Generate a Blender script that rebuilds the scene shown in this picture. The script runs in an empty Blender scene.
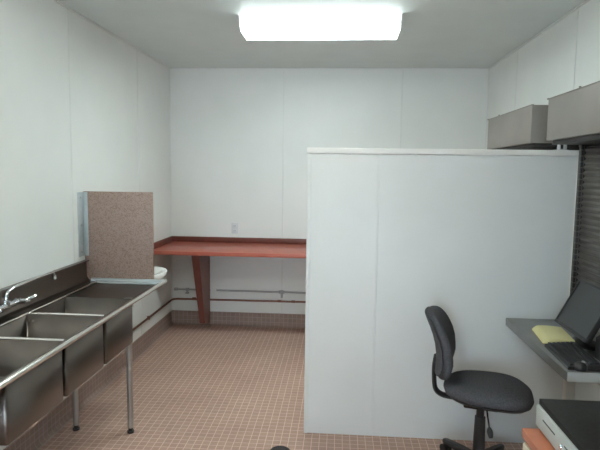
import bpy, bmesh, math, random
from mathutils import Vector, Matrix
random.seed(7)
PI = math.pi
S = bpy.context.scene
C = S.collection

# ------------------------------------------------------------------ materials
def newmat(name):
    m = bpy.data.materials.new(name); m.use_nodes = True
    nt = m.node_tree; b = nt.nodes['Principled BSDF']
    return m, nt, b

def noise_mat(name, c1, c2, scale=8.0, rough=0.5, metal=0.0, bump=0.0, bscale=None, detail=3.0, spec=0.5, stretch=None):
    m, nt, b = newmat(name); N = nt.nodes; L = nt.links
    tc = N.new('ShaderNodeTexCoord'); src = tc.outputs['Object']
    if stretch:
        mp = N.new('ShaderNodeMapping'); mp.inputs['Scale'].default_value = stretch
        L.new(src, mp.inputs['Vector']); src = mp.outputs['Vector']
    n = N.new('ShaderNodeTexNoise'); n.inputs['Scale'].default_value = scale; n.inputs['Detail'].default_value = detail
    L.new(src, n.inputs['Vector'])
    r = N.new('ShaderNodeValToRGB')
    r.color_ramp.elements[0].position = 0.35; r.color_ramp.elements[1].position = 0.65
    r.color_ramp.elements[0].color = (*c1, 1); r.color_ramp.elements[1].color = (*c2, 1)
    L.new(n.outputs['Fac'], r.inputs['Fac']); L.new(r.outputs['Color'], b.inputs['Base Color'])
    b.inputs['Roughness'].default_value = rough; b.inputs['Metallic'].default_value = metal
    b.inputs['Specular IOR Level'].default_value = spec
    if bump:
        n2 = N.new('ShaderNodeTexNoise'); n2.inputs['Scale'].default_value = bscale or scale * 5; n2.inputs['Detail'].default_value = 2
        L.new(src, n2.inputs['Vector'])
        bp = N.new('ShaderNodeBump'); bp.inputs['Strength'].default_value = bump; bp.inputs['Distance'].default_value = 0.002
        L.new(n2.outputs['Fac'], bp.inputs['Height']); L.new(bp.outputs['Normal'], b.inputs['Normal'])
    return m

def tile_mat(name, c1, c2, mortar, size, plane='xy', msize=0.035, off=(0, 0, 0)):
    m, nt, b = newmat(name); N = nt.nodes; L = nt.links
    tc = N.new('ShaderNodeTexCoord'); mp = N.new('ShaderNodeMapping')
    L.new(tc.outputs['Object'], mp.inputs['Vector'])
    if plane == 'xz': mp.inputs['Rotation'].default_value = (PI / 2, 0, 0)
    if plane == 'yz':
        sx = N.new('ShaderNodeSeparateXYZ'); cx = N.new('ShaderNodeCombineXYZ')
        L.new(tc.outputs['Object'], sx.inputs[0]); L.new(sx.outputs['Y'], cx.inputs['X']); L.new(sx.outputs['Z'], cx.inputs['Y'])
        L.new(cx.outputs[0], mp.inputs['Vector'])
    mp.inputs['Location'].default_value = off
    br = N.new('ShaderNodeTexBrick'); br.offset = 0.0; br.squash = 1.0
    br.inputs['Scale'].default_value = 1.0
    br.inputs['Brick Width'].default_value = size; br.inputs['Row Height'].default_value = size
    br.inputs['Mortar Size'].default_value = size * msize; br.inputs['Mortar Smooth'].default_value = 0.2
    br.inputs['Bias'].default_value = 0.0
    br.inputs['Color1'].default_value = (*c1, 1); br.inputs['Color2'].default_value = (*c2, 1); br.inputs['Mortar'].default_value = (*mortar, 1)
    L.new(mp.outputs['Vector'], br.inputs['Vector'])
    n = N.new('ShaderNodeTexNoise'); n.inputs['Scale'].default_value = 2.2; n.inputs['Detail'].default_value = 4
    L.new(tc.outputs['Object'], n.inputs['Vector'])
    mx = N.new('ShaderNodeMix'); mx.data_type = 'RGBA'; mx.blend_type = 'MULTIPLY'
    rr = N.new('ShaderNodeValToRGB'); rr.color_ramp.elements[0].color = (0.86, 0.84, 0.84, 1); rr.color_ramp.elements[1].color = (1, 1, 1, 1)
    rr.color_ramp.elements[0].position = 0.3; rr.color_ramp.elements[1].position = 0.7
    L.new(n.outputs['Fac'], rr.inputs['Fac']); mx.inputs['Factor'].default_value = 1.0
    L.new(br.outputs['Color'], mx.inputs[6]); L.new(rr.outputs['Color'], mx.inputs[7])
    L.new(mx.outputs[2], b.inputs['Base Color'])
    b.inputs['Roughness'].default_value = 0.5
    bp = N.new('ShaderNodeBump'); bp.inputs['Strength'].default_value = 0.3; bp.inputs['Distance'].default_value = 0.002; bp.invert = True
    L.new(br.outputs['Fac'], bp.inputs['Height']); L.new(bp.outputs['Normal'], b.inputs['Normal'])
    return m

def emit_mat(name, col, strength):
    m, nt, b = newmat(name)
    b.inputs['Base Color'].default_value = (0.9, 0.9, 0.9, 1)
    b.inputs['Emission Color'].default_value = (*col, 1); b.inputs['Emission Strength'].default_value = strength
    return m

def speckle_mat(name):
    m, nt, b = newmat(name); N = nt.nodes; L = nt.links
    tc = N.new('ShaderNodeTexCoord')
    v = N.new('ShaderNodeTexVoronoi'); v.inputs['Scale'].default_value = 150
    L.new(tc.outputs['Object'], v.inputs['Vector'])
    sp = N.new('ShaderNodeSeparateColor'); L.new(v.outputs['Color'], sp.inputs[0])
    r = N.new('ShaderNodeValToRGB'); r.color_ramp.interpolation = 'CONSTANT'
    e = r.color_ramp.elements
    e[0].position = 0; e[0].color = (0.26, 0.17, 0.135, 1)
    e[1].position = 0.22; e[1].color = (0.38, 0.265, 0.22, 1)
    for p, c in ((0.55, (0.33, 0.23, 0.185, 1)), (0.8, (0.37, 0.27, 0.23, 1)), (0.93, (0.30, 0.215, 0.18, 1))):
        x = e.new(p); x.color = c
    L.new(sp.outputs[0], r.inputs['Fac']); L.new(r.outputs['Color'], b.inputs['Base Color'])
    b.inputs['Roughness'].default_value = 0.45
    return m

M = {}
M['wall'] = noise_mat('wall_panel', (0.775, 0.79, 0.77), (0.80, 0.81, 0.79), 3, 0.42, bump=0.25, bscale=160)
M['partition'] = noise_mat('partition_panel', (0.80, 0.815, 0.80), (0.82, 0.835, 0.82), 3, 0.40, bump=0.2, bscale=160)
M['ceiling'] = noise_mat('ceiling_panel', (0.69, 0.745, 0.735), (0.715, 0.77, 0.76), 4, 0.55, bump=0.3, bscale=120)
M['trim'] = noise_mat('panel_trim', (0.74, 0.755, 0.74), (0.77, 0.78, 0.765), 6, 0.4)
M['cap'] = noise_mat('partition_cap', (0.90, 0.885, 0.85), (0.93, 0.915, 0.88), 6, 0.4)
M['floor'] = tile_mat('floor_tile', (0.46, 0.295, 0.23), (0.51, 0.33, 0.26), (0.80, 0.60, 0.49), 0.0478, 'xy', 0.045)
M['base_xz'] = tile_mat('base_tile_back', (0.29, 0.205, 0.175), (0.33, 0.23, 0.195), (0.44, 0.345, 0.30), 0.0478, 'xz', 0.05)
M['base_yz'] = tile_mat('base_tile_side', (0.29, 0.205, 0.175), (0.33, 0.23, 0.195), (0.44, 0.345, 0.30), 0.0478, 'yz', 0.05)
M['steel'] = noise_mat('stainless_steel', (0.155, 0.136, 0.122), (0.195, 0.173, 0.155), 5, 0.30, metal=1.0, bump=0.08, bscale=30, stretch=(1, 0.12, 1))
M['steel_shelf'] = noise_mat('brushed_shelf_steel', (0.34, 0.345, 0.33), (0.39, 0.395, 0.38), 5, 0.42, metal=1.0)
M['steel_bright'] = noise_mat('polished_steel', (0.72, 0.70, 0.66), (0.78, 0.76, 0.72), 5, 0.22, metal=1.0)
M['steel_leg'] = noise_mat('galvanised_leg', (0.42, 0.42, 0.41), (0.48, 0.48, 0.47), 8, 0.35, metal=1.0)
M['chrome'] = noise_mat('chrome', (0.80, 0.82, 0.85), (0.86, 0.88, 0.9), 5, 0.08, metal=1.0)
M['aluminium'] = noise_mat('aluminium', (0.50, 0.55, 0.57), (0.56, 0.60, 0.62), 10, 0.45, metal=0.4)
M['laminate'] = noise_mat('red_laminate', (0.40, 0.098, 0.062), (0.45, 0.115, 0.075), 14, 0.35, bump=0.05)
M['laminate_dark_shaded'] = noise_mat('dark_shaded_red_laminate', (0.15, 0.045, 0.034), (0.175, 0.052, 0.038), 14, 0.35)  # under-counter shade on the legs is put into this colour; lip shares it
M['orange'] = noise_mat('orange_laminate', (0.40, 0.125, 0.06), (0.45, 0.145, 0.07), 14, 0.4)
M['speckle'] = speckle_mat('speckled_laminate')
M['porcelain'] = noise_mat('porcelain', (0.84, 0.84, 0.82), (0.88, 0.88, 0.86), 4, 0.15)
M['fabric'] = noise_mat('chair_fabric', (0.068, 0.068, 0.075), (0.105, 0.105, 0.115), 140, 0.9, bump=0.6, bscale=400, spec=0.2)
M['black'] = noise_mat('black_plastic', (0.016, 0.016, 0.018), (0.022, 0.022, 0.024), 20, 0.4)
M['screen'] = noise_mat('monitor_screen', (0.030, 0.036, 0.036), (0.034, 0.040, 0.040), 3, 0.28)
M['keys'] = noise_mat('key_plastic', (0.020, 0.021, 0.024), (0.03, 0.031, 0.034), 20, 0.5)
M['yellow'] = noise_mat('yellow_paper', (0.88, 0.83, 0.42), (0.92, 0.87, 0.47), 8, 0.7)
M['paper_edge'] = noise_mat('pad_cardboard', (0.40, 0.31, 0.15), (0.46, 0.36, 0.18), 20, 0.8)
M['housing'] = noise_mat('shutter_housing', (0.25, 0.225, 0.205), (0.275, 0.247, 0.226), 5, 0.42, metal=0.35)
M['slat'] = noise_mat('shutter_slat', (0.13, 0.12, 0.11), (0.16, 0.148, 0.135), 8, 0.4, metal=0.6)
M['rail_dark'] = noise_mat('guide_rail', (0.018, 0.018, 0.018), (0.026, 0.025, 0.024), 8, 0.5)
M['copper'] = noise_mat('copper_pipe', (0.20, 0.095, 0.065), (0.26, 0.125, 0.085), 12, 0.4, metal=0.5)
M['grey_pipe'] = noise_mat('grey_pipe', (0.42, 0.42, 0.43), (0.47, 0.47, 0.48), 12, 0.45)
M['cream'] = noise_mat('cream_laminate', (0.55, 0.48, 0.36), (0.60, 0.52, 0.40), 8, 0.5)
M['drawer_front'] = noise_mat('drawer_front', (0.40, 0.43, 0.41), (0.44, 0.47, 0.45), 8, 0.4)
M['drawer_top'] = noise_mat('drawer_top', (0.012, 0.012, 0.011), (0.017, 0.017, 0.015), 60, 0.6, spec=0.25)
M['plate'] = noise_mat('outlet_plate', (0.66, 0.67, 0.69), (0.70, 0.71, 0.73), 8, 0.3)
M['slot'] = noise_mat('outlet_slot', (0.06, 0.06, 0.06), (0.09, 0.09, 0.09), 8, 0.6)
M['drain'] = noise_mat('drain_iron', (0.030, 0.026, 0.028), (0.05, 0.043, 0.045), 30, 0.6)
M['lens'] = emit_mat('fluorescent_lens', (0.87, 1.0, 0.975), 29.0)
M['lens_front'] = emit_mat('fluorescent_lens_front', (0.86, 0.98, 1.0), 7.0)
M['white_metal'] = noise_mat('white_enamel', (0.78, 0.79, 0.78), (0.82, 0.83, 0.82), 6, 0.35)

# ------------------------------------------------------------------ helpers
def link(name, bm, mat, parent=None, smooth=35, bevel=0.0, seg=2):
    if bevel:
        eds = [e for e in bm.edges if len(e.link_faces) == 2 and e.calc_face_angle(0) > math.radians(40)]
        bmesh.ops.bevel(bm, geom=eds, offset=bevel, segments=seg, affect='EDGES', profile=0.5, clamp_overlap=True)
    bmesh.ops.recalc_face_normals(bm, faces=bm.faces[:])
    me = bpy.data.meshes.new(name); bm.to_mesh(me); bm.free()
    me.materials.append(M[mat] if isinstance(mat, str) else mat)
    if smooth:
        me.polygons.foreach_set('use_smooth', [True] * len(me.polygons))
        me.set_sharp_from_angle(angle=math.radians(smooth))
    o = bpy.data.objects.new(name, me); C.objects.link(o)
    if parent: o.parent = parent
    return o

def box(bm, x0, x1, y0, y1, z0, z1):
    r = bmesh.ops.create_cube(bm, size=1.0)
    for v in r['verts']:
        v.co = Vector(((x0 + x1) / 2 + v.co.x * (x1 - x0), (y0 + y1) / 2 + v.co.y * (y1 - y0), (z0 + z1) / 2 + v.co.z * (z1 - z0)))
    return r['verts']

def nb(*a):
    bm = bmesh.new()
    if a: box(bm, *a)
    return bm

def cyl(bm, p, q, r1, r2=None, n=20):
    p = Vector(p); q = Vector(q); r2 = r1 if r2 is None else r2
    d = q - p; L = d.length
    m = Matrix.Translation((p + q) / 2) @ d.to_track_quat('Z', 'Y').to_matrix().to_4x4()
    bmesh.ops.create_cone(bm, cap_ends=True, segments=n, radius1=r1, radius2=r2, depth=L, matrix=m)

def tube(bm, pts, r, n=12, caps=True, rx=None):
    """round (or flattened, rx = half width sideways) tube along points"""
    pts = [Vector(p) for p in pts]; rings = []
    up = Vector((0, 0, 1)); prev = None
    for i, p in enumerate(pts):
        t = (pts[min(i + 1, len(pts) - 1)] - pts[max(i - 1, 0)]).normalized()
        if prev is None:
            a = Vector((0, 1, 0)) if abs(t.y) < 0.9 else Vector((1, 0, 0))
            side = (a - t * a.dot(t)).normalized()
        else:
            side = (prev - t * prev.dot(t)).normalized()
        prev = side; nrm = t.cross(side)
        rr = r[i] if isinstance(r, (list, tuple)) else r
        w = rx if rx else rr
        rings.append([bm.verts.new(p + side * math.cos(2 * PI * k / n) * w + nrm * math.sin(2 * PI * k / n) * rr) for k in range(n)])
    for a, b in zip(rings, rings[1:]):
        for k in range(n):
            bm.faces.new((a[k], a[(k + 1) % n], b[(k + 1) % n], b[k]))
    if caps:
        bm.faces.new(rings[0][::-1]); bm.faces.new(rings[-1])

def smooth_path(pts, n=8):
    out = []; P = [Vector(p) for p in pts]
    for i in range(len(P) - 1):
        p0 = P[max(i - 1, 0)]; p1 = P[i]; p2 = P[i + 1]; p3 = P[min(i + 2, len(P) - 1)]
        for k in range(n):
            t = k / n
            out.append(0.5 * ((2 * p1) + (p2 - p0) * t + (2 * p0 - 5 * p1 + 4 * p2 - p3) * t * t + (3 * p1 - p0 - 3 * p2 + p3) * t ** 3))
    out.append(P[-1]); return out

def rings_mesh(bm, rings, close=True):
    R = [[bm.verts.new(p) for p in r] for r in rings]
    n = len(R[0])
    for a, b in zip(R, R[1:]):
        for k in range(n): bm.faces.new((a[k], a[(k + 1) % n], b[(k + 1) % n], b[k]))
    if close:
        bm.faces.new(R[0][::-1]); bm.faces.new(R[-1])

def prism(bm, poly, axis, a, b):
    """polygon of 2-D points extruded along axis from a to b"""
    def P(u, v, w):
        return {'x': (w, u, v), 'y': (u, w, v), 'z': (u, v, w)}[axis]
    A = [bm.verts.new(P(u, v, a)) for u, v in poly]; B = [bm.verts.new(P(u, v, b)) for u, v in poly]
    n = len(poly)
    bm.faces.new(A[::-1]); bm.faces.new(B)
    for k in range(n): bm.faces.new((A[k], A[(k + 1) % n], B[(k + 1) % n], B[k]))

def thing(name, label, cat, loc=(0, 0, 0), rotz=0.0, group=None):
    o = bpy.data.objects.new(name, None); C.objects.link(o); o.empty_display_size = 0.1
    o.location = loc; o.rotation_euler = (0, 0, rotz)
    o['label'] = label; o['category'] = cat
    if group: o['group'] = group
    return o

def tag(o, label, cat, group=None):
    o['label'] = label; o['category'] = cat
    if group: o['group'] = group
    return o

def struct(o, label, cat):
    o['kind'] = 'structure'; o['label'] = label; o['category'] = cat
    return o

# ------------------------------------------------------------------ room
XL, XR, YF, YB, ZC = -1.80, 1.47, -1.70, 5.66, 2.725
T = 0.10
struct(link('floor', nb(XL - T, XR + T, YF - T, YB + T, -T, 0), 'floor', smooth=0), 'brownish pink small square tile floor with pale grout', 'floor')
struct(link('ceiling', nb(XL - T, XR + T, YF - T, YB + T, ZC, ZC + T), 'ceiling', smooth=0), 'plain off white ceiling around the lit fluorescent lamp', 'ceiling')
struct(link('wall_left', nb(XL - T, XL, YF - T, YB + T, 0, ZC), 'wall', smooth=0), 'white panelled wall above the steel sink', 'wall')
struct(link('wall_right', nb(XR, XR + T, YF - T, YB + T, 0, ZC), 'wall', smooth=0), 'white panelled wall behind the shutter housings', 'wall')
struct(link('wall_back', nb(XL, XR, YB, YB + T, 0, ZC), 'wall', smooth=0), 'white far wall behind the long red counter', 'wall')
# wall behind the camera with a glazed door added to light the partition
bm = bmesh.new()
DX0, DX1, DZ = -1.15, -0.20, 2.08
box(bm, XL, DX0, YF - T, YF, 0, ZC); box(bm, DX1, XR, YF - T, YF, 0, ZC); box(bm, DX0, DX1, YF - T, YF, DZ, ZC)
struct(link('wall_front', bm, 'wall', smooth=0), 'white wall with the added glazed door', 'wall')
bm = bmesh.new()
box(bm, DX0, DX0 + .09, YF - .08, YF - .03, 0, DZ); box(bm, DX1 - .09, DX1, YF - .08, YF - .03, 0, DZ)
box(bm, DX0 + .09, DX1 - .09, YF - .08, YF - .03, DZ - .09, DZ); box(bm, DX0 + .09, DX1 - .09, YF - .08, YF - .03, 0, .28)
door = struct(link('added_door_1', bm, 'aluminium', smooth=0), 'glazed aluminium door added behind the camera to let light in', 'door')
gm, gnt, gb = newmat('door_glass'); gb.inputs['Transmission Weight'].default_value = 1; gb.inputs['Roughness'].default_value = 0; gb.inputs['IOR'].default_value = 1.1
gb.inputs['Base Color'].default_value = (0.92, 0.97, 1, 1)
link('glass_pane', nb(DX0 + .09, DX1 - .09, YF - .058, YF - .052, .28, DZ - .09), gm, door, smooth=0)
bm = bmesh.new(); cyl(bm, (DX1 - .045, YF - .01, .9), (DX1 - .045, YF - .01, 1.2), .012); cyl(bm, (DX1 - .045, YF - .03, .93), (DX1 - .045, YF - .01, .93), .008); cyl(bm, (DX1 - .045, YF - .03, 1.17), (DX1 - .045, YF - .01, 1.17), .008)
link('door_handle', bm, 'chrome', door)

# panel joint battens (thin moulding strips)
n_trim = [0]
def trim(desc, *a, mat='trim', bev=0.001):
    n_trim[0] += 1
    return struct(link('trim_%d' % n_trim[0], nb(*a), mat, bevel=bev), desc, 'trim')
for y in (1.1, 2.32, 3.53, 4.75):
    trim('thin vertical joint strip on the left wall', XL, XL + .003, y - .006, y + .006, 0.14 if y > 3.6 else 1.03, ZC)
for x in (-0.595, 0.615):
    trim('thin vertical joint strip on the far wall', x - .006, x + .006, YB - .003, YB, 0.97, ZC)
trim('thin joint strip below the red counter', -0.605, -0.585, YB - .003, YB, 0.15, .86)
for y in (2.42, 3.62, 4.78):
    trim('thin vertical joint strip on the right wall', XR - .003, XR, y - .006, y + .006, 2.1 if y < 4.5 else .15, ZC)
for x0, x1, y0, y1 in ((XL, XL + .012, YF, YB), (XR - .012, XR, YF, YB)):
    trim('slim cove moulding under the ceiling', x0, x1, y0, y1, ZC - .012, ZC)
trim('slim cove moulding under the ceiling', XL, XR, YB - .012, YB, ZC - .012, ZC)
trim('corner moulding of the far left corner', XL, XL + .010, YB - .010, YB, .15, ZC - .012)
trim('corner moulding of the far right corner', XR - .010, XR, YB - .010, YB, .15, ZC - .012)

# tiled cove base
def cove(name, mat, axis, a, b, wall, sgn):
    h = .145; t = .010; r = .03
    poly = [(wall, 0), (wall, h), (wall + sgn * t * .4, h), (wall + sgn * t, h - .008)]
    for k in range(6):
        an = k / 5 * PI / 2
        poly.append((wall + sgn * (t + r - r * math.cos(an)), r - r * math.sin(an) + .0005))
    poly.append((wall + sgn * (t + r), 0))
    bm = bmesh.new(); prism(bm, poly, axis, a, b)
    return struct(link(name, bm, mat), 'brown square tiled cove skirting', 'baseboard')
cove('baseboard_back', 'base_xz', 'x', XL, XR, YB, -1)
def cove_side(name, wall, sgn, y0, y1):
    h = .145; t = .010; r = .03
    poly = [(wall, 0), (wall, h), (wall + sgn * t * .4, h), (wall + sgn * t, h - .008)]
    for k in range(6):
        an = k / 5 * PI / 2
        poly.append((wall + sgn * (t + r - r * math.cos(an)), r - r * math.sin(an) + .0005))
    poly.append((wall + sgn * (t + r), 0))
    bm = bmesh.new(); prism(bm, poly, 'y', y0, y1)
    return struct(link(name, bm, 'base_yz'), 'brown square tiled cove skirting', 'baseboard')
cove_side('baseboard_left', XL, 1, YF, YB - .04)
cove_side('baseboard_right', XR, -1, 3.44, YB - .04)

# half-height partition
PY0, PY1, PX0, PZ = 3.32, 3.43, -0.195, 1.785
struct(link('wall_partition', nb(PX0, XR, PY0, PY1, 0, PZ), 'partition', bevel=.003), 'white half-height partition wall beside the office chair', 'wall')
trim('off white cap along the top of the partition', PX0 - .008, XR, PY0 - .018, PY1 + .018, PZ, PZ + .034, mat='cap', bev=.004)
trim('thin vertical joint strip on the partition', .222, .242, PY0 - .003, PY0, .004, PZ, mat='partition')
trim('corner moulding at the open end of the partition', PX0 - .004, PX0 + .018, PY0 - .004, PY0, .0, PZ, mat='partition')
trim('pale moulding where the partition meets the shutter', 1.394, 1.414, PY0 - .006, PY0, .0, PZ, mat='cap')

# ------------------------------------------------------------------ ceiling light and added fill light
def ceiling_light(label, x0, x1, y0, y1, lens, lens2):
    t = thing('ceiling_light', label, 'ceiling light', ((x0 + x1) / 2, (y0 + y1) / 2, ZC - .095))
    hx = (x1 - x0) / 2; hy = (y1 - y0) / 2; z0 = 0.0; zt = .095
    link('housing', nb(-hx + .01, hx - .01, -hy + .02, hy - .02, zt - .022, zt), 'white_metal', t, bevel=.003)
    # wrap-around prismatic lens
    poly = [(-hy, zt - .022), (-hy + .006, .035), (-hy + .03, .010), (-hy + .055, .0), (hy - .035, .0), (hy - .018, .006), (hy - .004, .028), (hy, zt - .022)]
    bm = bmesh.new(); prism(bm, poly, 'x', -hx + .012, hx - .012)
    o = link('lens', bm, lens, t, smooth=50)
    o.data.materials.append(M[lens2])
    for p in o.data.polygons:
        if abs(p.normal.y) > 0.75: p.material_index = 1
    for s in (-1, 1):
        e = [(-hy - .004, zt - .002), (-hy + .003, .034), (-hy + .028, .006), (-hy + .055, -.004), (hy - .035, -.004), (hy - .016, .002), (hy - .001, .027), (hy + .004, zt - .002)]
        bm = bmesh.new(); prism(bm, e, 'x', s * (hx - .012), s * hx)
        link('end_cap', bm, 'white_metal', t)
    return t
ceiling_light('lit wraparound fluorescent ceiling light above the far room', -.71, .395, 3.75, 4.085, 'lens', 'lens_front')
M['lens_fill'] = emit_mat('added_fill_lens', (0.98, 1.0, 0.90), 17.5)
ceiling_light('added unseen fill light shaped like a second wraparound ceiling fixture', -1.20, -.06, 1.25, 1.61, 'lens_fill', 'lens_fill')  # unseen fixture added to brighten the near side of the partition

# ------------------------------------------------------------------ three compartment sink
t = thing('compartment_sink', 'long stainless steel three compartment sink along the left wall', 'sink', (0, 0, 0))
SX0, SX1 = XL + .003, -1.215         # wall side, front
BX0, BX1 = -1.69, -1.255             # basin opening
SY0, SY1 = 1.25, 3.67
RZ = .885
basins = [(1.90, 2.33), (2.36, 2.76), (2.79, 3.175)]
prof = [(SX0, RZ), (SX0, 1.03), (SX0 + .035, 1.03), (SX0 + .037, 1.022), (SX0 + .012, 1.018), (SX0 + .014, RZ + .03), (SX0 + .03, RZ + .006), (SX0 + .055, RZ)]
bm = bmesh.new(); prism(bm, prof, 'y', SY0, SY1)
# right hand return piece closing the splash end
link('backsplash', bm, 'steel', t, smooth=40)
bm = bmesh.new()
box(bm, SX0 + .03, BX0, SY0, SY1, RZ - .012, RZ)                     # wall-side ledge
box(bm, BX1, SX1, SY0, SY1, RZ - .012, RZ)                           # front ledge
box(bm, BX0, BX1, 2.33, 2.36, RZ - .014, RZ - .002)
box(bm, BX0, BX1, 2.76, 2.79, RZ - .014, RZ - .002)
link('deck', bm, 'steel', t, smooth=0, bevel=.002)
bm = bmesh.new()
tube(bm, [(SX1 + .004, SY0, RZ + .006), (SX1 + .004, SY1, RZ + .006)], .013, 16)
link('front_rim', bm, 'steel_bright', t)
bm = bmesh.new()
tube(bm, [(BX0 + .004, 1.93, RZ), (BX0 + .004, SY1 - .05, RZ)], .0045, 8)
for a, b in ((2.33, 2.36), (2.76, 2.79)):
    tube(bm, [(BX0, (a + b) / 2, RZ), (BX1, (a + b) / 2, RZ)], .006, 8, rx=.010)
link('basin_edge', bm, 'steel_bright', t)
# drainboards, slightly dished
def drainboard(y0, y1, dish_at):
    bm = bmesh.new(); nx, ny = 14, 12
    V = []
    for j in range(ny + 1):
        row = []
        for i in range(nx + 1):
            u = i / nx; v = j / ny
            x = BX0 - .0 + (BX1 - BX0) * u; y = y0 + (y1 - y0) * v
            w = (1 - v) if dish_at == 0 else v
            z = RZ - .006 - .016 * w * math.sin(PI * u) - .006 * (1 if 0 < i < nx else 0)
            row.append(bm.verts.new((x, y, z)))
        V.append(row)
    for j in range(ny):
        for i in range(nx): bm.faces.new((V[j][i], V[j][i + 1], V[j + 1][i + 1], V[j + 1][i]))
    o = link('drainboard', bm, 'steel', t, smooth=60)
    md = o.modifiers.new('thickness', 'SOLIDIFY'); md.thickness = .003
    return o
drainboard(3.175, SY1 - .03, 0)
drainboard(SY0 + .02, 1.90, 1)
bm = bmesh.new()
tube(bm, [(SX0 + .05, SY1 - .004, RZ + .006), (SX1, SY1 - .004, RZ + .006)], .012, 12)
tube(bm, [(BX0, SY1 - .045, RZ - .004), (BX1, SY1 - .045, RZ - .004)], .005, 8)
box(bm, SX0 + .04, SX1, SY1 - .045, SY1 - .004, RZ - .012, RZ + .001)
link('end_rim', bm, 'aluminium', t)
for y0, y1 in basins:
    bm = bmesh.new(); vs = box(bm, BX0, BX1, y0, y1, .603, RZ - .004)
    top = [f for f in bm.faces if f.normal.z > .9 or all(v.co.z > .8 for v in f.verts)]
    bmesh.ops.delete(bm, geom=top, context='FACES_ONLY')
    eds = [e for e in bm.edges if len(e.link_faces) == 2]
    bmesh.ops.bevel(bm, geom=eds, offset=.013, segments=3, affect='EDGES', profile=.5)
    o = link('basin', bm, 'steel', t, smooth=50)
    md = o.modifiers.new('thickness', 'SOLIDIFY'); md.thickness = .003; md.offset = -1
    cx, cy = (BX0 + BX1) / 2, (y0 + y1) / 2
    bm = bmesh.new()
    n = 24
    rs = [(.125, .603), (.12, .588), (.095, .575), (.05, .568), (.04, .555)]
    rings_mesh(bm, [[(BX1 - .135 + r * math.cos(2 * PI * k / n), cy + r * math.sin(2 * PI * k / n), z) for k in range(n)] for r, z in rs])
    link('drain', bm, 'steel_bright', o)
for y in (1.45, 3.215):
    for x in (-1.30, -1.66):
        bm = bmesh.new(); cyl(bm, (x, y, .035), (x, y, RZ - .012), .0185, n=20); cyl(bm, (x, y, .82), (x, y, RZ - .012), .03, n=20)
        lg = link('leg', bm, 'steel_leg', t)
        bm = bmesh.new(); cyl(bm, (x, y, .0), (x, y, .012), .020, .022); cyl(bm, (x, y, .012), (x, y, .05), .013, .0165)
        link('foot', bm, 'black', lg)

# faucet on the backsplash
t = thing('faucet', 'chrome wall faucet with long swing spout above the steel sink', 'faucet', (SX0 + .014, 2.665, .950))
bm = bmesh.new()
cyl(bm, (.0, -.10, 0), (.035, -.10, 0), .020); cyl(bm, (.0, .10, 0), (.035, .10, 0), .020)
tube(bm, [(.045, -.12, 0), (.045, .12, 0)], .017, 16)
cyl(bm, (.045, 0, -.01), (.045, 0, .03), .019)
link('body', bm, 'chrome', t)
bm = bmesh.new()
tube(bm, smooth_path([(.045, 0, .02), (.045, .004, .05), (.046, .025, .072), (.052, .10, .088), (.062, .28, .098), (.068, .40, .100), (.070, .43, .094), (.070, .442, .072)], 6), .0085, 12)
cyl(bm, (.070, .442, .078), (.070, .442, .056), .011)
link('spout', bm, 'chrome', t)
for s in (-1, 1):
    bm = bmesh.new()
    cyl(bm, (.045, s * .105, 0), (.088, s * .105, .004), .016, .013)
    tube(bm, smooth_path([(.085, s * .105, .004), (.098, s * .112, .010), (.112, s * .145, .018), (.115, s * .165, .020)], 5), [.010] * 15 + [.009], 10)
    link('handle', bm, 'chrome', t)

# splash guard panel standing at the end of the sink
t = thing('splash_guard', 'speckled brown laminate splash panel standing at the end of the sink', 'splash guard', (0, 0, 0))
link('panel', nb(XL + .004, -1.302, 3.676, 3.70, .865, 1.515), 'speckle', t, bevel=.0015)
bm = bmesh.new()
box(bm, XL + .0005, XL + .004, 3.59, 3.675, 1.06, 1.51)
box(bm, XL + .004, XL + .035, 3.671, 3.6745, 1.06, 1.51)
br = link('mounting_bracket', bm, 'aluminium', t, bevel=.0008)
for z in (1.09, 1.28, 1.475):
    bm = bmesh.new(); cyl(bm, (XL + .004, 3.632, z), (XL + .008, 3.632, z), .008, .006, 14)
    link('screw', bm, 'steel_leg', br)

# hand basin behind the guard
t = thing('hand_basin', 'white porcelain hand basin on the left wall behind the splash panel', 'hand basin', (XL, 3.985, .785))
def dshape(sx, sy, z, n=36, back=0.0):
    pts = []
    for k in range(n):
        a = 2 * PI * k / n
        c = math.cos(a); s = math.sin(a)
        x = (abs(c) ** .8) * (1 if c > 0 else -1); y = (abs(s) ** .8) * (1 if s > 0 else -1)
        pts.append((max(back, sx * .5 + x * sx * .5), y * sy, z))
    return pts
bm = bmesh.new()
rg = [dshape(.20, .07, -.07), dshape(.30, .13, -.03), dshape(.43, .195, .035), dshape(.470, .212, .065), dshape(.485, .22, .098), dshape(.478, .215, .110)]
inner = []
for sx, sy, z in ((.44, .185, .108), (.41, .17, .08), (.33, .12, .02), (.2, .05, .0)):
    inner.append([(p[0] + .03, p[1], p[2]) for p in dshape(sx - .03, sy, z)])
rings_mesh(bm, rg + inner)
link('bowl', bm, 'porcelain', t, smooth=60)
bm = bmesh.new(); tube(bm, smooth_path([(.11, 0, -.06), (.11, 0, -.16), (.09, 0, -.20), (.04, 0, -.19), (.001, 0, -.18)], 5), .016, 12)
link('trap', bm, 'chrome', t)
bm = bmesh.new(); cyl(bm, (.05, 0, .105), (.05, 0, .15), .016); tube(bm, smooth_path([(.05, 0, .14), (.09, 0, .175), (.15, 0, .16), (.16, 0, .14)], 5), .009, 10)
link('tap', bm, 'chrome', t)

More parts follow.
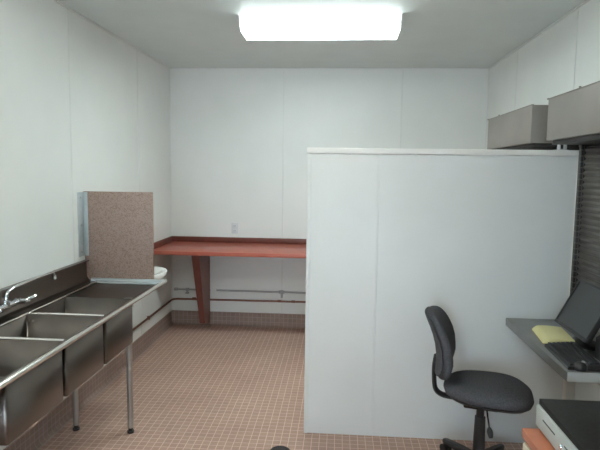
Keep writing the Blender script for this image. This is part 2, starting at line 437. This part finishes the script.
# ------------------------------------------------------------------ red counter at the far wall
t = thing('wall_counter', 'long dark red laminate counter along the far wall', 'counter', (0, 0, 0))
CY = 4.95
link('countertop', nb(XL + .003, XR - .003, CY, YB - .004, .868, .905), 'laminate', t, bevel=.004)
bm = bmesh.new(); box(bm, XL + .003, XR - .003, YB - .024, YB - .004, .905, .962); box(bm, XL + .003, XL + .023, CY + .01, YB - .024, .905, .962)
link('splash_lip', bm, 'laminate_dark_shaded', t, bevel=.002)
for xa in (-1.445, .75):
    bm = bmesh.new()
    # tapering bracket leg, wider at the top, fixed to the wall
    w0, w1 = xa, xa + .078
    v = [(w0, 5.16, .868), (w1, 5.16, .868), (w1, YB - .045, .868), (w0, YB - .045, .868)]
    lo = [(w0 + .022, 5.40, .085), (w1, 5.40, .085), (w1, YB - .045, .03), (w0 + .022, YB - .045, .03)]
    A = [bm.verts.new(p) for p in v]; B = [bm.verts.new(p) for p in lo]
    bm.faces.new(A); bm.faces.new(B[::-1])
    for k in range(4): bm.faces.new((A[k], B[k], B[(k + 1) % 4], A[(k + 1) % 4]))
    link('support_leg', bm, 'laminate_dark_shaded', t, bevel=.003)

# pipes
t = thing('water_pipe', 'grey water pipe with fittings running along the far wall', 'pipe', (0, 0, 0))
bm = bmesh.new(); tube(bm, [(XL + .05, YB - .022, .385), (XR - .02, YB - .022, .385)], .0095, 12); link('pipe_run', bm, 'grey_pipe', t)
bm = bmesh.new()
cyl(bm, (-.625, YB - .022, .385), (-.565, YB - .022, .385), .016); cyl(bm, (-.595, YB - .022, .385), (-.595, YB - .022, .325), .011); cyl(bm, (-.595, YB - .022, .40), (-.595, YB - .022, .375), .018)
link('tee_fitting', bm, 'grey_pipe', t)
for x in (XL + .055, -1.62, -1.50):
    bm = bmesh.new(); cyl(bm, (x - .018, YB - .022, .385), (x + .018, YB - .022, .385), .016)
    if x == -1.62:
        cyl(bm, (x, YB - .03, .385), (x, YB - .03, .355), .010); cyl(bm, (x, YB - .03, .352), (x, YB - .03, .342), .022)
    link('coupling', bm, 'grey_pipe', t)
bm = bmesh.new(); box(bm, -1.365, -1.30, YB - .036, YB - .0005, .372, .398); link('pipe_clip', bm, 'white_metal', t, bevel=.003)
t = thing('copper_pipe', 'copper pipe below the grey pipe along the left and far walls', 'pipe', (0, 0, 0))
bm = bmesh.new()
tube(bm, smooth_path([(XL + .014, 1.2, .262), (XL + .014, 3.0, .264), (XL + .014, 5.55, .270)], 3) + smooth_path([(XL + .016, 5.60, .272), (XL + .03, 5.635, .274), (XL + .07, YB - .014, .276)], 4) + [(0, YB - .014, .285), (XR - .02, YB - .014, .282)], .0105, 10)
link('pipe_run', bm, 'copper', t)
for x in (-1.55, -.62, -.47, .5):
    bm = bmesh.new(); cyl(bm, (x - .02, YB - .014, .2835), (x + .02, YB - .014, .2835), .0135); link('coupling', bm, 'copper', t)
for y in (3.9, 4.9):
    bm = bmesh.new(); box(bm, XL + .0005, XL + .027, y - .01, y + .01, .253, .285); link('pipe_strap', bm, 'copper', t, bevel=.002)

# outlet
t = thing('power_outlet', 'small white power outlet on the far wall above the red counter', 'outlet', (-1.105, YB, 1.06))
link('cover_plate', nb(-.036, .036, -.007, -.0005, -.058, .058), 'plate', t, bevel=.002)
for z in (-.025, .025):
    bm = bmesh.new(); box(bm, -.017, .017, -.010, -.0065, z - .014, z + .014); s = link('socket', bm, 'plate', t, bevel=.002)
    bm = bmesh.new(); box(bm, -.008, -.005, -.0108, -.0098, z - .005, z + .005); box(bm, .005, .008, -.0108, -.0098, z - .005, z + .005); link('slots', bm, 'slot', s, smooth=0)

# floor drain
t = thing('floor_drain', 'round dark iron floor drain in the tiles left of the partition', 'floor drain', (-.325, 3.075, 0))
bm = bmesh.new(); n = 32
rings_mesh(bm, [[(r * math.cos(2 * PI * k / n), r * math.sin(2 * PI * k / n), z) for k in range(n)] for r, z in ((.060, .0003), (.060, .004), (.055, .007), (.048, .007), (.047, .004))])
link('ring', bm, 'drain', t)
bm = bmesh.new()
for k in range(-4, 5):
    w = math.sqrt(.047 ** 2 - (k * .0105) ** 2); box(bm, k * .0105 - .003, k * .0105 + .003, -w, w, .004, .0075)
link('grate', bm, 'drain', t, smooth=0)

# ------------------------------------------------------------------ roller shutters on the right wall
def shutter(label, y0, y1, zsill=1.0):
    t = thing('roller_shutter', label, 'roller shutter', (0, 0, 0), group='roller shutters on the right wall')
    HX = 1.17
    bm = nb(HX, XR - .001, y0, y1, 1.868, 2.10)
    hs = link('housing', bm, 'housing', t, bevel=.002)
    bm = bmesh.new(); box(bm, HX - .004, XR - .001, y1 - .006, y1 + .012, 2.098, 2.106); box(bm, HX - .004, HX + .01, y0, y1, 2.098, 2.103)
    cyl(bm, (HX + .01, y0 + (y1 - y0) * .74, 2.10), (HX + .01, y0 + (y1 - y0) * .74, 2.114), .006)
    link('top_flange', bm, 'housing', hs, smooth=0)
    link('bottom_channel', nb(HX + .03, XR - .003, y0 + .01, y1 - .01, 1.845, 1.868), 'rail_dark', t, bevel=.001)
    # corrugated curtain: interlocking curved slats
    xw = 1.380; pitch = .033; bm = bmesh.new()
    nsl = int((1.846 - zsill) / pitch)
    A = []; seg = 6
    for s in range(nsl):
        for k in range(seg):
            u = k / seg; A.append((xw - .010 * math.sin(PI * min(1, u * 1.18)) , zsill + .01 + (s + u) * pitch))
    A.append((xw, zsill + .01 + nsl * pitch))
    back = [(xw + .012, A[-1][1]), (xw + .012, A[0][1])]
    prism(bm, A + back, 'y', y0 + .035, y1 - .035)
    link('curtain', bm, 'slat', t, smooth=25)
    link('bottom_bar', nb(xw - .02, xw + .016, y0 + .035, y1 - .035, zsill - .03, zsill + .01), 'slat', t, bevel=.003)
    for yy, s in ((y0, 1), (y1, -1)):
        a, b = (yy, yy + .035) if s > 0 else (yy - .035, yy)
        bm = bmesh.new(); box(bm, 1.355, XR - .001, a, b, zsill - .03, 1.845)
        g = link('guide_rail', bm, 'rail_dark', t, bevel=.001)
        bm = bmesh.new()
        for k in range(nsl):
            z = zsill + .02 + k * pitch
            box(bm, 1.3535, 1.357, a + .004, b - .004, z, z + .006)
            box(bm, 1.357, 1.40, a - .002, a + .0025, z, z + .006)
        box(bm, 1.3545, 1.3565, a + .014, a + .020, zsill + .0, 1.84); box(bm, 1.366, 1.370, a - .001, a + .001, zsill, 1.84)
        e = link('end_locks', bm, 'slat', g, smooth=0); 
    return t
shutter('grey roller shutter housing and dark slatted curtain above the monitor', 1.75, 3.21)
shutter('grey roller shutter housing on the right wall behind the partition', 3.47, 4.46)
for y0, y1 in ((1.70, 3.20), (3.45, 4.5)):
    trim('narrow aluminium sill under the roller shutter', 1.385, XR, y0, y1, .935, .968, mat='aluminium')
tt = thing('angle_bracket', 'small grey angle bracket between the partition cap and shutter housings', 'bracket', (1.30, PY0 + .03, PZ + .034))
bm = bmesh.new(); box(bm, -.03, .045, -.02, .02, 0, .004); box(bm, -.006, .0, -.02, .02, .0, .045); box(bm, .03, .036, -.02, .02, 0, .035); link('angle_plate', bm, 'grey_pipe', tt, bevel=.001)
bm = bmesh.new(); cyl(bm, (.015, 0, .004), (.015, 0, .009), .007, n=6); link('bolt', bm, 'steel_leg', tt)

# ------------------------------------------------------------------ steel shelf with computer
t = thing('wall_shelf', 'stainless steel wall shelf under the monitor beside the partition', 'shelf', (0, 0, 0))
HX0, HY0, HY1, HZ = 1.03, 2.415, PY0 - .008, .80
link('shelf_board', nb(HX0 + .002, XR - .003, HY0 + .002, HY1, HZ - .010, HZ), 'steel_shelf', t, bevel=.001)
bm = bmesh.new()
box(bm, HX0, HX0 + .003, HY0, HY1, HZ - .045, HZ - .0005)
link('edge_flange', bm, 'steel_shelf', t, bevel=.0008)
bm = bmesh.new(); box(bm, HX0 + .001, XR - .004, HY0, HY0 + .003, HZ - .046, HZ - .0005); link('end_flange', bm, 'aluminium', t, bevel=.0008)
for y in (2.52, 3.2):
    bm = bmesh.new(); prism(bm, [(XR - .003, HZ - .012), (HX0 + .12, HZ - .012), (HX0 + .12, HZ - .04), (XR - .03, HZ - .26), (XR - .003, HZ - .26)], 'y', y - .002, y + .002)
    link('support_bracket', bm, 'steel_leg', t)

# monitor, facing the room (-x), leaning back
MY0, MY1 = 2.645, 3.02
tilt = math.radians(27)
t = thing('computer_monitor', 'black flat computer monitor leaning back on the steel shelf', 'monitor', (1.205, (MY0 + MY1) / 2, HZ))
w = (MY1 - MY0) / 2; hgt = .272
R = Matrix.Translation((0, 0, .066)) @ Matrix.Rotation(tilt, 4, 'Y')
bm = bmesh.new()
box(bm, .0, .022, -w, w, 0, hgt); box(bm, .018, .036, -w * .8, w * .8, .04, hgt - .04)
# bezel raised around the screen
box(bm, -.006, .002, -w, w, 0, .018); box(bm, -.006, .002, -w, w, hgt - .014, hgt)
box(bm, -.006, .002, -w, -w + .014, .018, hgt - .014); box(bm, -.006, .002, w - .014, w, .018, hgt - .014)
bm.transform(R); link('monitor_case', bm, 'black', t, bevel=.0015)
bm = nb(-.0025, -.0005, -w + .0145, w - .0145, .0185, hgt - .0145); bm.transform(R); link('screen', bm, 'screen', t, smooth=0)
bm = bmesh.new(); n = 28
rings_mesh(bm, [[(.085 + r * .6 * math.cos(2 * PI * k / n), r * math.sin(2 * PI * k / n), z) for k in range(n)] for r, z in ((.105, 0), (.105, .006), (.095, .012), (.03, .016))])
box(bm, .085, .10, -.03, .03, .012, .17)
link('stand', bm, 'black', t)

# keyboard
t = thing('keyboard', 'black computer keyboard in front of the monitor on the steel shelf', 'keyboard', (1.128, 2.605, HZ), math.radians(-3))
bm = bmesh.new()
prism(bm, [(-.075, 0), (.075, 0), (.075, .026), (.06, .027), (-.07, .015), (-.075, .012)], 'y', -.165, .165)
link('key_base', bm, 'black', t, bevel=.002)
bm = bmesh.new()
for r in range(6):
    for c in range(16):
        x = -.062 + r * .0215; y = -.150 + c * .0194; z = .0175 + (x + .07) * .092
        box(bm, x, x + .0175, y, y + .0165, z - .002, z + .007)
link('keys', bm, 'keys', t, smooth=0)
# mouse
t = thing('computer_mouse', 'black computer mouse near the keyboard at the shelf end', 'mouse', (1.10, 2.452, HZ), math.radians(-90))
bm = bmesh.new(); n = 24
rings_mesh(bm, [[(sx * math.cos(2 * PI * k / n) * .029, sx * math.sin(2 * PI * k / n) * .052 * 0.6, z) for k in range(n)] for sx, z in ((.92, 0), (1, .008), (.95, .018), (.78, .028), (.5, .034), (.15, .036))])
link('mouse_shell', bm, 'black', t, smooth=60)
bm = bmesh.new(); cyl(bm, (-.004, .012, .034), (.004, .012, .034), .008, n=14); link('scroll_wheel', bm, 'steel_leg', t)
# small printer
t = thing('receipt_printer', 'black receipt printer at the wall side of the steel shelf', 'printer', (1.33, 2.54, HZ))
bm = bmesh.new(); prism(bm, [(-.085, 0), (.085, 0), (.085, .13), (-.02, .145), (-.085, .10)], 'y', -.09, .09); link('printer_case', bm, 'black', t, bevel=.006)
link('paper_slot', nb(-.055, -.045, -.06, .06, .118, .126), 'slot', t, smooth=0)

# legal pad with the sheets curling over
t = thing('legal_pad', 'yellow legal pad with curled edge lying on the steel shelf', 'notepad', (1.158, 2.925, HZ), math.radians(-7))
bm = bmesh.new(); box(bm, -.077, .077, -.127, .127, .0, .004); link('backing_card', bm, 'paper_edge', t, bevel=.0008)
bm = bmesh.new()
top = []; bot = []
N_ = 18
for i in range(N_ + 1):
    u = i / N_; x = -.076 + .152 * u
    drop = .020 * (1 - min(1, u / .22)) ** 2
    top.append((x, .030 - drop + .004 * math.sin(PI * u))); bot.append((x, .0045))
prism(bm, top + bot[::-1], 'y', -.125, .125)
link('paper_stack', bm, 'yellow', t, smooth=60, bevel=.001)

# ------------------------------------------------------------------ orange counter and cash drawer
t = thing('desk_cabinet', 'orange topped cream cabinet in the near right corner', 'cabinet', (0, 0, 0))
link('countertop', nb(.708, XR - .003, .95, 2.02, .685, .72), 'orange', t, bevel=.003)
link('body', nb(.722, XR - .003, .97, 2.005, .09, .685), 'cream', t, bevel=.002)
link('plinth', nb(.76, XR - .003, .98, 1.98, .0, .09), 'black', t, smooth=0)
for a, b in ((.98, 1.48), (1.50, 1.995)):
    d = link('door', nb(.706, .7215, a, b, .11, .675), 'cream', t, bevel=.002)
    bm = bmesh.new(); yy = b - .05 if a < 1.2 else a + .05
    cyl(bm, (.69, yy, .5), (.69, yy, .62), .005); cyl(bm, (.69, yy, .51), (.706, yy, .51), .004); cyl(bm, (.69, yy, .61), (.706, yy, .61), .004)
    link('handle', bm, 'steel_leg', d)
t = thing('cash_drawer', 'black cash drawer with grey front and key lock on the orange counter', 'cash drawer', (.765, 1.83, .72), math.radians(0))
link('case', nb(.006, .415, -.205, .205, .008, .112), 'drawer_top', t, bevel=.003)
fr = link('drawer_face', nb(-.004, .006, -.200, .200, .012, .092), 'drawer_front', t, bevel=.002)
bm = bmesh.new(); box(bm, -.0055, -.0035, .02, .13, .058, .063); link('slot', bm, 'slot', fr, smooth=0)
bm = bmesh.new(); box(bm, -.0055, -.0035, -.16, -.06, .058, .063); link('slot', bm, 'slot', fr, smooth=0)
bm = bmesh.new(); cyl(bm, (-.004, -.045, .050), (-.011, -.045, .050), .011); cyl(bm, (-.011, -.045, .050), (-.013, -.045, .050), .007); link('key_lock', bm, 'chrome', fr)
for x in (.03, .38):
    for y in (-.17, .17):
        bm = bmesh.new(); cyl(bm, (x, y, 0), (x, y, .009), .012); link('foot', bm, 'black', t)

# ------------------------------------------------------------------ office chair
t = thing('office_chair', 'dark grey fabric swivel chair on black castors beside the partition', 'chair', (.80, 2.93, 0), math.radians(-14))
def outline(sx, sy, z, n=48, p=2.6, fx=0.0, dip=0.0):
    pts = []
    for k in range(n):
        a = 2 * PI * k / n; c = math.cos(a); s = math.sin(a)
        x = sx * math.copysign(abs(c) ** (2 / p), c); y = sy * math.copysign(abs(s) ** (2 / p), s)
        y *= 1 + .10 * (x / max(sx, .01)) * .8
        zz = z - .020 * max(0, (x / .23)) ** 2.5 if z > .46 else z - .022 * max(0, (x / .23)) ** 2.5
        pts.append((x + fx, y, zz))
    return pts
H0 = .462
def so(a, b, z): return [(x + .032, y, zz) for x, y, zz in outline(a, b, z)]
bm = bmesh.new()
rings_mesh(bm, [so(.195, .165, H0 + .004), so(.225, .192, H0 + .014), so(.234, .200, H0 + .040), so(.228, .195, H0 + .062),
                so(.20, .17, H0 + .080), so(.14, .12, H0 + .088), so(.05, .05, H0 + .089)])
link('seat', bm, 'fabric', t, smooth=60)
bm = bmesh.new()
rings_mesh(bm, [so(.12, .10, H0 - .018), so(.20, .17, H0 - .008), so(.218, .186, H0 + .008), so(.19, .16, H0 + .014)])
link('seat_shell', bm, 'black', t, smooth=60)
# backrest: curved pad
prof = [(.545, -.232), (.60, -.222), (.66, -.216), (.73, -.222), (.79, -.238), (.85, -.262), (.895, -.284), (.925, -.300)]   # z, x of the centre line
def bx(z):
    for (z0, x0), (z1, x1) in zip(prof, prof[1:]):
        if z <= z1: return x0 + (x1 - x0) * max(0, (z - z0) / (z1 - z0))
    return prof[-1][1]
bm = bmesh.new(); bmk = bmesh.new()
def pad(bm, z0, z1, wmax, off, thick, rows=18, n=28):
    rg = []
    for j in range(rows + 1):
        v = j / rows; th = -PI / 2 + PI * v
        z = (z0 + z1) / 2 + (z1 - z0) / 2 * math.copysign(abs(math.sin(th)) ** .75, math.sin(th))
        sc = max(.12, abs(math.cos(th)) ** .42)
        wd = wmax * sc * (1 - .10 * (v)); tk = thick * max(.2, abs(math.cos(th)) ** .5)
        r = []
        for k in range(n):
            a = 2 * PI * k / n; c = math.cos(a); s = math.sin(a)
            y = wd * math.copysign(abs(s) ** .75, s); x = tk * math.copysign(abs(c) ** .8, c)
            r.append((bx(z) + off + x + .22 * y * y / .2, y, z))
        rg.append(r)
    rings_mesh(bm, rg)
pad(bm, .560, .922, .20, .012, .042)
bk = link('backrest', bm, 'fabric', t, smooth=60)
pad(bmk, .575, .915, .19, -.020, .012)
link('back_shell', bmk, 'fabric', t, smooth=60)
bm = bmesh.new()
tube(bm, smooth_path([(-.248, 0, .66), (-.256, 0, .60), (-.254, 0, .52), (-.244, 0, .465), (-.210, 0, .438), (-.15, 0, .432), (-.05, 0, .43)], 6), .013, 12, rx=.028)
link('back_bar', bm, 'black', t, smooth=60)
bm = bmesh.new(); box(bm, -.09, .09, -.06, .06, .40, .45); link('tilt_mechanism', bm, 'black', t, bevel=.008)
bm = bmesh.new()
tube(bm, smooth_path([(.03, -.05, .415), (.035, -.10, .395), (.045, -.145, .345)], 5), .0045, 10)
tube(bm, smooth_path([(.044, -.142, .350), (.049, -.155, .330), (.055, -.168, .305)], 4), [.007, .010, .013, .015, .016, .015, .013, .011, .008], 10, rx=.011)
link('height_lever', bm, 'black', t, smooth=60)
bm = bmesh.new(); cyl(bm, (0, 0, .30), (0, 0, .41), .021); cyl(bm, (0, 0, .10), (0, 0, .34), .034, .028); cyl(bm, (0, 0, .06), (0, 0, .13), .045, .038)
link('gas_column', bm, 'black', t)
hub = bmesh.new(); cyl(hub, (0, 0, .065), (0, 0, .115), .055, .045); link('hub', hub, 'black', t, bevel=.004)
for k in range(5):
    a = math.radians(119 + 14 + 72 * k); d = Vector((math.cos(a), math.sin(a), 0)); sd = Vector((-d.y, d.x, 0))
    bm = bmesh.new()
    sec = [(.03, .030, .070, .112), (.12, .026, .068, .106), (.20, .022, .066, .096), (.265, .019, .062, .086), (.285, .012, .062, .080)]
    rg = []
    for r, w_, z0, z1 in sec:
        rg.append([tuple(d * r + sd * s * w_ + Vector((0, 0, z))) for s, z in ((-1, z0), (1, z0), (1, (z0 + 2 * z1) / 3), (.6, z1), (-.6, z1), (-1, (z0 + 2 * z1) / 3))])
    rings_mesh(bm, rg)
    lg = link('base_leg', bm, 'black', t, bevel=.002)
    c0 = d * .27
    bm = bmesh.new()
    for s in (-1, 1):
        p = c0 + sd * s * .006; q = c0 + sd * s * .024
        cyl(bm, (p.x, p.y, .0265), (q.x, q.y, .0265), .0265, n=20)
    cyl(bm, (c0.x, c0.y, .03), (c0.x, c0.y, .068), .006)
    e = c0 + sd * .006; f = c0 - sd * .006; cyl(bm, (e.x, e.y, .036), (f.x, f.y, .036), .02, n=18)
    link('castor', bm, 'black', lg)

# ------------------------------------------------------------------ world and camera
w = bpy.data.worlds.new('World'); S.world = w; w.use_nodes = True
nt = w.node_tree; bg = nt.nodes['Background']
sky = nt.nodes.new('ShaderNodeTexSky'); sky.sky_type = 'NISHITA'; sky.sun_disc = False; sky.sun_elevation = math.radians(35); sky.sun_rotation = math.radians(40)
nt.links.new(sky.outputs['Color'], bg.inputs['Color']); bg.inputs['Strength'].default_value = 0.25
ld = bpy.data.lights.new('door_fill_light', 'AREA'); ld.shape = 'RECTANGLE'; ld.size = DX1 - DX0 - .18; ld.size_y = DZ - .37
ld.energy = 58; ld.color = (0.74, 0.87, 1.0)
lo = bpy.data.objects.new('added_door_fill', ld); C.objects.link(lo)  # unseen area lamp added outside the door to fill the room
lo.location = ((DX0 + DX1) / 2, YF - .10, (.28 + DZ - .09) / 2); lo.rotation_euler = (PI / 2, 0, 0)

f = 540.0; vx, vy = 340.0, 171.0; roll = .013
d = Vector(((vx - 300) / f, (225 - vy) / f, -1)).normalized()
u = Vector((roll, 1, 0)); u.z = (u.x * d.x + u.y * d.y) / (-d.z); u.normalize()
X = d.cross(u)
rot = Matrix((X, d, u))
cam = bpy.data.cameras.new('camera'); cam.sensor_width = 36; cam.lens = f / 600 * 36; cam.clip_start = .02
co = bpy.data.objects.new('camera', cam); C.objects.link(co)
co.matrix_world = Matrix.Translation((0, 0, 1.68)) @ rot.to_4x4()
S.camera = co
S.view_settings.view_transform = 'Standard'; S.view_settings.look = 'None'
S.view_settings.exposure = 0.0; S.view_settings.gamma = 1.0; S.view_settings.use_curve_mapping = False
S.cycles.use_denoising = True
